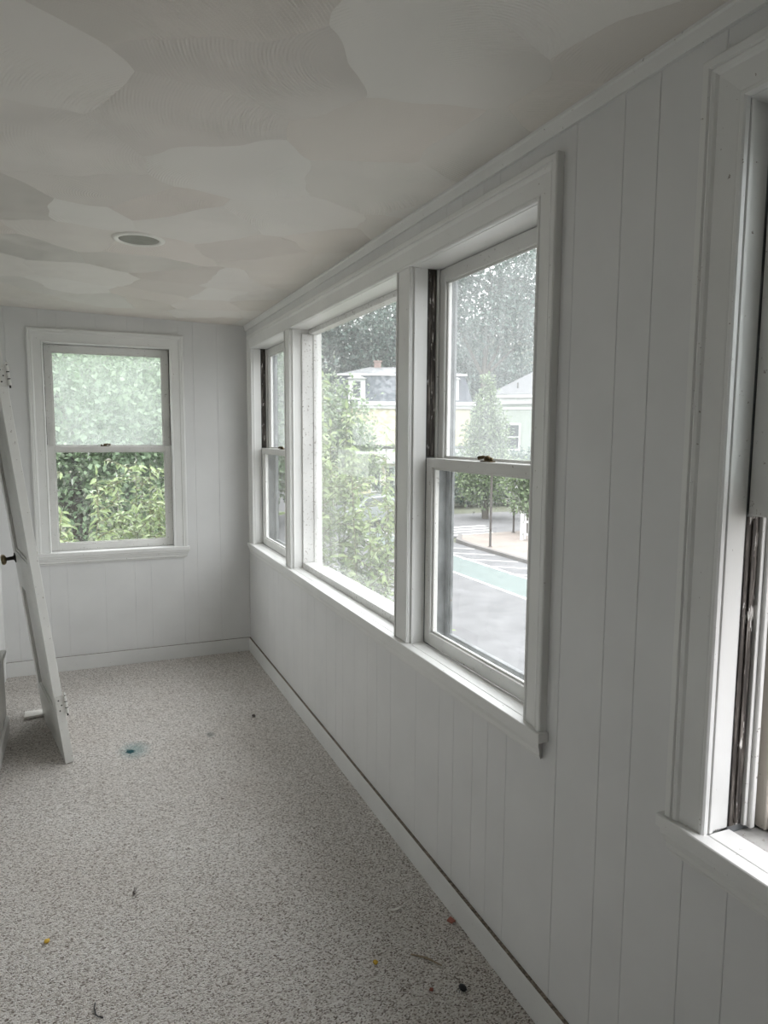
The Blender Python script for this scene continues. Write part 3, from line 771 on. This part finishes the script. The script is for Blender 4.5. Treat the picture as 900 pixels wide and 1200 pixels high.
def shoots_shrub(name, label, base, shoots, spacing, size, m, seed, n_single=0, extra=None, group=None):
    """many stems, each lined with drooping pointed leaves; the largest ones are single leaf parts"""
    rng = np.random.default_rng(seed)
    t = tag(empty(name, base), label, 'shrub', group)
    bm = bmesh.new(); P, Dv = [], []
    for (a, b, bend) in shoots:
        a, b = np.array(a, float), np.array(b, float); mid = (a+b)/2 + np.array(bend)
        ln = np.linalg.norm(b-a); ns = max(3, int(ln/.25))
        pts = [(1-q)**2*a + 2*q*(1-q)*mid + q*q*b for q in np.linspace(0, 1, ns+1)]
        tube(bm, [tuple(p) for p in pts], list(np.linspace(.014 if ln > 1.5 else .007, .0025, ns+1)), 5)
        k = int(ln/spacing)
        for j in range(k):
            q = .12 + .88*(j+.5)/k; p = (1-q)**2*a + 2*q*(1-q)*mid + q*q*b
            ang = j*2.4 + rng.uniform(-.5, .5); out = np.array([math.cos(ang), math.sin(ang), rng.uniform(-.9, .35)])
            P.append(p); Dv.append(out)
        P.append(b); Dv.append(b-mid+rng.normal(size=3)*.1)
    bm_obj('stems', bm, 'stem', t)
    P, Dv = np.array(P), np.array(Dv)
    sz = size*rng.uniform(.65, 1.2, len(P)); rl = rng.uniform(-1.1, 1.1, len(P))
    if n_single:
        cam_l = np.array([0, 0, CAM_Z]) - np.array(base)
        dist = np.linalg.norm(P-cam_l, axis=1)/sz; order = np.argsort(dist); si, rest = order[:n_single], order[n_single:]
        Rm = rotmats(Dv, rl)
        me = bpy.data.meshes.new('leaf'); me.from_pydata([tuple(v) for v in LEAF6], [], F6); me.update(); me.materials.append(MAT[m])
        for i in si:
            o = bpy.data.objects.new('leaf', me); C.objects.link(o); o.parent = t
            mw = Matrix([list(Rm[i][r]*sz[i]) + [P[i][r]] for r in range(3)] + [[0, 0, 0, 1]])
            o.matrix_local = mw
    else: rest = np.arange(len(P))
    leaves('foliage', P[rest], Dv[rest], rl[rest], sz[rest], LEAF6, F6, m, t)
    return t

rnd = random.Random(11)
# tall shrub just outside the picture window; leafier and taller on its left
def fan(cx, cy, n, hx, hy, top, side_n, side_len, low=.3):
    sh = []
    for i in range(n):
        u, v = rnd.uniform(-1, 1), rnd.uniform(-1, 1)
        a = (u*hx*.25, v*hy*.25, .0); b = (u*hx, v*hy, top(u)*rnd.uniform(.72, 1.0))
        sh.append((a, b, (u*hx*.25, v*hy*.25, .3)))
        for j in range(side_n):
            q = rnd.uniform(low, .97); s = [a[k]+(b[k]-a[k])*q for k in range(3)]
            s[0] += u*hx*.5*q*(1-q); s[1] += v*hy*.5*q*(1-q); s[2] += .6*q*(1-q)
            th = rnd.uniform(0, 6.283); l = side_len*rnd.uniform(.5, 1.15)*(1.15-q*.6)
            sh.append((tuple(s), (s[0]+l*math.cos(th), s[1]+l*math.sin(th), s[2]+l*rnd.uniform(.15, .75)), (0, 0, l*.12)))
    return sh
shoots_shrub('leafy_shrub', 'tall leafy shrub rising on the left of the picture window view', (2.42, 7.25, G),
             fan(2.42, 7.25, 12, .34, .45, lambda u: 4.98-.5*abs(u+.1), 20, .5, .06), .030, .105, 'leaf_near', 3, 220)
shoots_shrub('leafy_shrub', 'lower open shrub on the right of the picture window view', (2.92, 6.75, G),
             fan(2.92, 6.75, 13, .5, .45, lambda u: 4.15+.3*rnd.uniform(-1, 1), 24, .5, .04), .036, .10, 'leaf_near', 5, 180)
# hedge of the same shrub below the end window
for i, (x, y, w_, top, lab) in enumerate([(-.55, 8.3, .7, 4.05, 'bright leafy shrub at the left below the foggy end window'), (.45, 8.9, .75, 4.2, 'bright leafy shrub in the middle below the foggy end window'), (1.35, 8.5, .7, 4.1, 'bright leafy shrub at the right below the foggy end window')]):
    shoots_shrub('hedge_shrub', lab, (x, y, G), fan(x, y, 14, w_, .6, lambda u, top=top: top-.15*abs(u), 16, .6, .15), .032, .11, 'leaf_hedge', 20+i, 90, group='shrubs below the end window')
# mid and far trees
TR = 'trees around the street'
tree('garden_tree', 'broad pale green tree filling the foggy end window pane', 'tree', (-.2, 17, G), 3.2, .22, [(0, 0, 5.0, 2.6, 2.2, 2.2), (-1.6, .3, 4.2, 1.8, 1.8, 1.7), (1.9, .2, 4.3, 2.0, 1.8, 1.8), (.4, 0, 2.6, 3.0, 1.6, 1.4)], 30000, .13, 'leaf_pale', 31, TR)
tree('garden_tree', 'taller green tree behind the foggy end window, on the right', 'tree', (3.2, 24, G), 4.5, .3, [(0, 0, 7.5, 3.2, 3, 3.2), (-2.2, .3, 5.5, 2.4, 2.2, 2.2), (2.2, .2, 5.3, 2.4, 2.2, 2.2), (0, 0, 3.0, 3.0, 2.0, 1.8)], 30000, .18, 'leaf_pale', 32, TR)
tree('garden_tree', 'big dark tree far behind the end window, on the left', 'tree', (-4.5, 30, G), 6, .4, [(0, 0, 9.5, 4.5, 4, 4), (2.5, 0, 7.2, 3.2, 3, 3), (-3, 0, 7, 3.2, 3, 3), (0, 0, 3.6, 4.2, 2.8, 2.4)], 22000, .28, 'leaf_far', 33, TR)
tree('garden_tree', 'dense bushy tree left of the yellow house', 'tree', (10.4, 33, G), 3.0, .25, [(0, 0, 4.6, 2.6, 2.4, 2.4), (-1.7, 0, 3.4, 2.2, 2, 2.0), (1.2, 0, 3.0, 2.0, 1.8, 1.6)], 14000, .22, 'leaf_mid', 34, TR)
tree('garden_tree', 'small street tree beside the yellow house wall', 'tree', (12.6, 36, G), 2.4, .18, [(0, 0, 3.6, 2.0, 1.8, 1.6), (.8, 0, 2.6, 1.6, 1.5, 1.3)], 9000, .2, 'leaf_mid', 46, TR)
for i, (x, y, h, w_, lab) in enumerate([(12, 62, 19, 8.5, 'huge dark tree behind the left end of the yellow house'), (24, 64, 21, 9, 'huge dark tree rising behind the mansard roof'),
        (36, 66, 16, 8, 'large dark tree behind the right end of the yellow house'), (2, 58, 14, 7, 'large dark tree far left of the yellow house'), (44, 66, 14.5, 8, 'large dark tree behind the sage house'), (-10, 52, 14, 7, 'large dark tree at the far left beyond the hedge')]):
    tree('tall_tree', lab, 'tree', (x, y, G), h*.55, .5, [(0, 0, h*.72, w_*.75, w_*.6, h*.26), (-w_*.45, 0, h*.55, w_*.5, w_*.5, h*.22), (w_*.45, 0, h*.55, w_*.5, w_*.5, h*.22), (0, 0, h*.30, w_*.8, w_*.5, h*.18)], 26000, .42, 'leaf_far', 50+i, TR)
tree('tall_tree', 'airy street tree with sky showing through above the sage house', 'tree', (27.6, 46, G), 9, .3, [(0, 0, 13, 4.6, 3.6, 2.2), (-4.2, 0, 15.2, 3.4, 2.4, 1.7), (4.2, 0, 12, 3.4, 2.6, 2.2), (1, 0, 16.8, 5, 3, 1.8), (3.5, 0, 14.6, 3.6, 2.6, 1.8)], 14000, .33, 'leaf_far', 61, TR)
tree('conical_tree', 'pale green conical tree between the yellow and sage houses', 'tree', (19.0, 31.2, G), 5.4, .16, [(0, 0, 6.7, .32, .32, .7), (0, 0, 5.7, .65, .62, .9), (0, 0, 4.6, 1.0, .95, 1.0), (0, 0, 3.3, 1.25, 1.2, 1.1), (0, 0, 2.0, 1.4, 1.35, 1.1)], 14000, .17, 'leaf_mid', 62, TR)
tree('conical_tree', 'second pale green tree in front of the sage house', 'tree', (22.3, 29.4, G), 4.0, .15, [(0, 0, 4.7, .55, .55, .8), (0, 0, 3.5, 1.0, .95, 1.0), (0, 0, 2.0, 1.3, 1.25, 1.1)], 9000, .17, 'leaf_mid', 63, TR)
tree('garden_tree', 'green garden tree behind the picket fence', 'tree', (24.0, 18.5, G), 4.0, .22, [(0, 0, 5.6, 2.8, 2.6, 2.4), (-1.6, .6, 4.2, 2.0, 1.9, 1.7), (1.6, -.5, 4.0, 2.0, 1.9, 1.7)], 14000, .2, 'leaf_mid', 71, TR)
tree('garden_tree', 'tall garden tree opposite the nearest window', 'tree', (23.0, 7.0, G), 4.5, .26, [(0, 0, 7.0, 3.2, 3.0, 3.0), (-1.8, -.8, 5.0, 2.3, 2.2, 1.9), (1.4, 1.6, 4.8, 2.3, 2.2, 1.9)], 14000, .22, 'leaf_mid', 72, TR)
tree('fence_bush', 'green bush hanging over the white picket fence', 'bush', (17.3, 24.9, G), 1.2, .08, [(0, 0, 1.7, .9, .8, .7), (.8, .2, 1.5, .8, .7, .6), (-.2, .3, 2.6, 1.0, .9, .6)], 4000, .16, 'leaf_mid', 64)
tree('roadside_bush', 'dark hedge along the far side of the side street', 'bush', (21.5, 37.2, G), 1.2, .08, [(0, 0, 1.0, 2.6, 1.0, .9), (-4, 0, .9, 2.4, 1, .8), (4, 0, 1, 2.4, 1, .9), (-1, 1, 2.2, 4.5, 1, 1.0), (4, 1, 2.2, 3.5, 1, 1.0)], 14000, .2, 'leaf_far', 65)

# ---- houses
def house_window(parent, fr_m, x0, x1, z0, z1, y, t=.12):
    o = boxes('window', [(x0, x0+t, y-.06, y+.05, z0, z1), (x1-t, x1, y-.06, y+.05, z0, z1), (x0+t, x1-t, y-.06, y+.05, z1-t, z1), (x0+t, x1-t, y-.06, y+.05, z0, z0+t), (x0+t, x1-t, y-.04, y+.05, (z0+z1)/2-.04, (z0+z1)/2+.04)], 'whitewood', parent, 0)
    box('pane', (x0+t, x1-t, y-.015, y+.02, z0+t, z1-t), 'window_dark', o, 0)
    return o
def house_frame(name, loc, rz, label):
    t = tag(empty(name, loc), label, 'house'); t.rotation_euler = (0, 0, rz); return t
# yellow mansard house: local front face y=0, x 0..LEN
LEN, DEP, EAV = 9.4, 8.0, 6.40
hy = house_frame('mansard_house', (15.75, 45.9, G), R(-23), 'yellow clapboard house with dark mansard roof and white dormer')
box('wall', (0, LEN, 0, DEP, 0, EAV), 'yellow_wall', hy, 0)
bm = bmesh.new()
bbox(bm, -.3, LEN+.3, -.3, DEP+.3, EAV-.1, EAV+.14); bbox(bm, -.15, LEN+.15, -.15, DEP+.15, EAV-.32, EAV-.1)
bm_obj('cornice', bm, 'whitewood', hy)
z0, z1, q = EAV+.14, EAV+1.92, .5
def frustum(name, x0, x1, y0, y1, z0, z1, inx, iny, m, par):
    v = [(x0, y0, z0), (x1, y0, z0), (x1, y1, z0), (x0, y1, z0), (x0+inx, y0+iny, z1), (x1-inx, y0+iny, z1), (x1-inx, y1-iny, z1), (x0+inx, y1-iny, z1)]
    return newobj(name, v, [(0,3,2,1), (4,5,6,7), (0,1,5,4), (1,2,6,5), (2,3,7,6), (3,0,4,7)], m, par)
frustum('mansard_roof', -.1, LEN+.1, -.1, DEP+.1, z0, z1, q, q, 'slate', hy)
box('roof_curb', (q-.25, LEN-q+.25, q-.25, DEP-q+.25, z1, z1+.12), 'whitewood', hy, 0)
frustum('upper_roof', q-.1, LEN-q+.1, q-.1, DEP-q+.1, z1+.12, z1+.85, 2.0, 3.0, 'roof', hy)
ch = box('chimney', (2.75, 3.25, 3.2, 3.9, z1+.3, z1+1.2), 'brick', hy, 0); box('chimney_cap', (2.69, 3.31, 3.14, 3.96, z1+1.2, z1+1.3), 'brick', ch, 0)
for dx in (1.05, 5.2, 7.4):
    dm = box('dormer', (dx, dx+1.15, -.12, 1.2, z0+.12, z1-.25), 'whitewood', hy, 0)
    newobj('dormer_roof', [(dx-.12, -.28, z1-.25), (dx+1.27, -.28, z1-.25), (dx+.575, -.28, z1+.02), (dx-.12, 1.2, z1-.25), (dx+1.27, 1.2, z1-.25), (dx+.575, 1.2, z1+.02)],
           [(0, 1, 2), (3, 5, 4), (0, 2, 5, 3), (1, 4, 5, 2), (0, 3, 4, 1)], 'whitewood', dm)
    box('pane', (dx+.33, dx+.82, -.14, -.1, z0+.3, z0+.82), 'window_dark', dm, 0); box('pane', (dx+.33, dx+.82, -.14, -.1, z0+.9, z0+1.35), 'window_dark', dm, 0)
for dx in (4.9, 7.0): house_window(hy, None, dx, dx+1.1, 3.75, 5.45, 0)
box('shop_fascia', (1.9, LEN-.2, -.5, .02, 2.35, 3.35), 'whitewood', hy, 0)
box('shop_ledge', (-.1, LEN+.1, -.55, .02, 3.45, 3.58), 'roof', hy, 0)
for dx in (2.6, 3.55, 5.0, 7.6):
    house_window(hy, None, dx, dx+.72, .35, 2.15, -.02, .1)
box('shop_door', (4.35, 4.95, -.05, .02, .1, 2.2), 'window_dark', hy, 0)
# sage house with hip roof
hs = house_frame('sage_house', (25.2, 40.2, G), R(-42), 'pale sage house with grey hip roof and white eaves')
L2, D2, E2 = 8.5, 8.0, 6.75
box('wall', (0, L2, 0, D2, 0, E2), 'sage_wall', hs, 0)
boxes('eaves', [(-.45, L2+.45, -.45, D2+.45, E2, E2+.22), (-.2, L2+.2, -.2, D2+.2, E2-.4, E2), (-.05, L2+.05, -.05, D2+.05, E2-.75, E2-.62)], 'whitewood', hs, 0)
frustum('hip_roof', -.5, L2+.5, -.5, D2+.5, E2+.22, E2+2.6, 3.6, 4.2, 'roof', hs)
ch = box('chimney', (2.6, 3.3, 2.2, 2.9, E2+.8, E2+2.7), 'brick', hs, 0); box('chimney_cap', (2.5, 3.4, 2.1, 3.0, E2+2.7, E2+2.82), 'brick', ch, 0)
bm = bmesh.new(); tube(bm, [(1.3, .3, E2+.3), (1.3, .3, E2+1.0)], .06, 8); bm_obj('vent_pipe', bm, 'polemetal', hs)
for dx in (.5, 3.1, 5.9): house_window(hs, None, dx, dx+1.1, 3.3, 5.1, 0); house_window(hs, None, dx, dx+1.1, .7, 2.5, 0)
for k in (0, L2-.16): box('corner_board', (k, k+.16, -.03, .02, 0, E2-.7), 'whitewood', hs, 0)

# ---- parked car on the far side of the crossing
car = tag(empty('parked_car', (12.2, 30.8, G)), 'silver hatchback parked across the street behind the shrub', 'car')
car.rotation_euler = (0, 0, R(14))
prof = [(-2.05, .35), (-2.1, .62), (-1.95, .85), (-1.1, .95), (-.45, 1.42), (.85, 1.46), (1.65, 1.02), (2.0, .95), (2.08, .6), (2.0, .33)]
bm = bmesh.new()
rows = []
for s, yy in ((-1, .86), (-1, .80), (1, .80), (1, .86)): pass
for yy, f in ((-.87, 0), (-.80, 1), (.80, 1), (.87, 0)):
    row = []
    for x, z in prof:
        k = 1.0 if f else .97
        tum = max(0, z-.95)*.32
        row.append(bm.verts.new((x*k, (abs(yy)-tum)*(1 if yy > 0 else -1), z if f else z-.02)))
    rows.append(row)
for A, B in zip(rows, rows[1:]):
    for i in range(len(prof)): bm.faces.new((A[i], A[(i+1) % len(prof)], B[(i+1) % len(prof)], B[i]))
bm.faces.new(rows[0]); bm.faces.new(rows[-1])
bm_obj('body', bm, 'carpaint', car, .02)
for s in (-1, 1):
    y = s*.80
    pts = [(-.95, .98), (-.42, 1.34), (.78, 1.38), (1.35, 1.0)]
    v = [(x, s*(.888-max(0, z-.95)*.32), z) for x, z in pts] + [(x, s*(.84-max(0, z-.95)*.32), z) for x, z in pts]
    newobj('side_window', v, [(0, 1, 2, 3), (7, 6, 5, 4), (0, 4, 5, 1), (1, 5, 6, 2), (2, 6, 7, 3), (3, 7, 4, 0)], 'window_dark', car)
    for x in (-1.3, 1.3):
        bm = bmesh.new(); lathe(bm, [(.20, s*.70), (.31, s*.70), (.325, s*.74), (.325, s*.87), (.31, s*.90), (.20, s*.90)], (x, 0, .325), 'Y', 24)
        wh = bm_obj('wheel', bm, 'tyre', car)
        bm = bmesh.new(); lathe(bm, [(.20, s*.885), (.19, s*.905), (.06, s*.895), (.001, s*.905)], (x, 0, .325), 'Y', 12); bm_obj('hubcap', bm, 'chrome', wh)
    box('headlamp', (-2.12, -1.96, s*.5-.16, s*.5+.16, .66, .80), 'chrome', car, .02); box('tail_lamp', (1.98, 2.1, s*.62-.12, s*.62+.12, .70, .92), 'lamp_red', car, .02)
newobj('windscreen', [(-1.06, -.70, .985), (-1.06, .70, .985), (-.50, .60, 1.40), (-.50, -.60, 1.40), (-1.0, -.70, .94), (-1.0, .70, .94), (-.44, .60, 1.36), (-.44, -.60, 1.36)],
       [(0, 1, 2, 3), (7, 6, 5, 4), (0, 4, 5, 1), (1, 5, 6, 2), (2, 6, 7, 3), (3, 7, 4, 0)], 'window_dark', car)

# ---- sign poles, picket fence, yellow sign
for (x, y, h, lab) in ((13.95, 22.5, 2.7, 'thin brown sign pole at the kerb of the corner sidewalk'), (17.0, 25.55, 2.9, 'thin brown sign pole beside the white picket fence')):
    p = tag(empty('sign_pole', (x, y, G+.10)), lab, 'pole')
    bm = bmesh.new(); tube(bm, [(0, 0, 0), (0, 0, h)], .045, 8); bm_obj('post', bm, 'polemetal', p)
    bm = bmesh.new(); lathe(bm, [(.10, 0), (.09, .02), (.05, .03)], (0, 0, 0), 'Z', 10); bm_obj('foot', bm, 'polemetal', p)
fx, fy = 16.05, 23.5
fen = tag(empty('picket_fence', (fx, fy, G+.02)), 'white picket fence at the corner by the sidewalk', 'fence')
fen.rotation_euler = (0, 0, R(-22))
pk = None
for k in range(24):
    if pk is None:
        v = [(-.04, -.012, .12), (.04, -.012, .12), (.04, -.012, .98), (0, -.012, 1.08), (-.04, -.012, .98)]; v += [(a, .012, c) for a, b, c in v]
        pk = newobj('picket', v, [(0, 1, 2, 3, 4), (9, 8, 7, 6, 5)] + [(i, 5+i, 5+(i+1) % 5, (i+1) % 5) for i in range(5)], 'picket', fen); o = pk
    else:
        o = pk.copy(); C.objects.link(o); o.parent = fen
    o.location = (.12+k*.155, 0, 0)
for z in (.32, .82): box('rail', (0, 3.75, .012, .05, z-.04, z+.04), 'picket', fen, 0)
for k in range(3): box('post', (-.06+k*1.86, .06+k*1.86, .012, .13, 0, 1.15), 'picket', fen, 0)
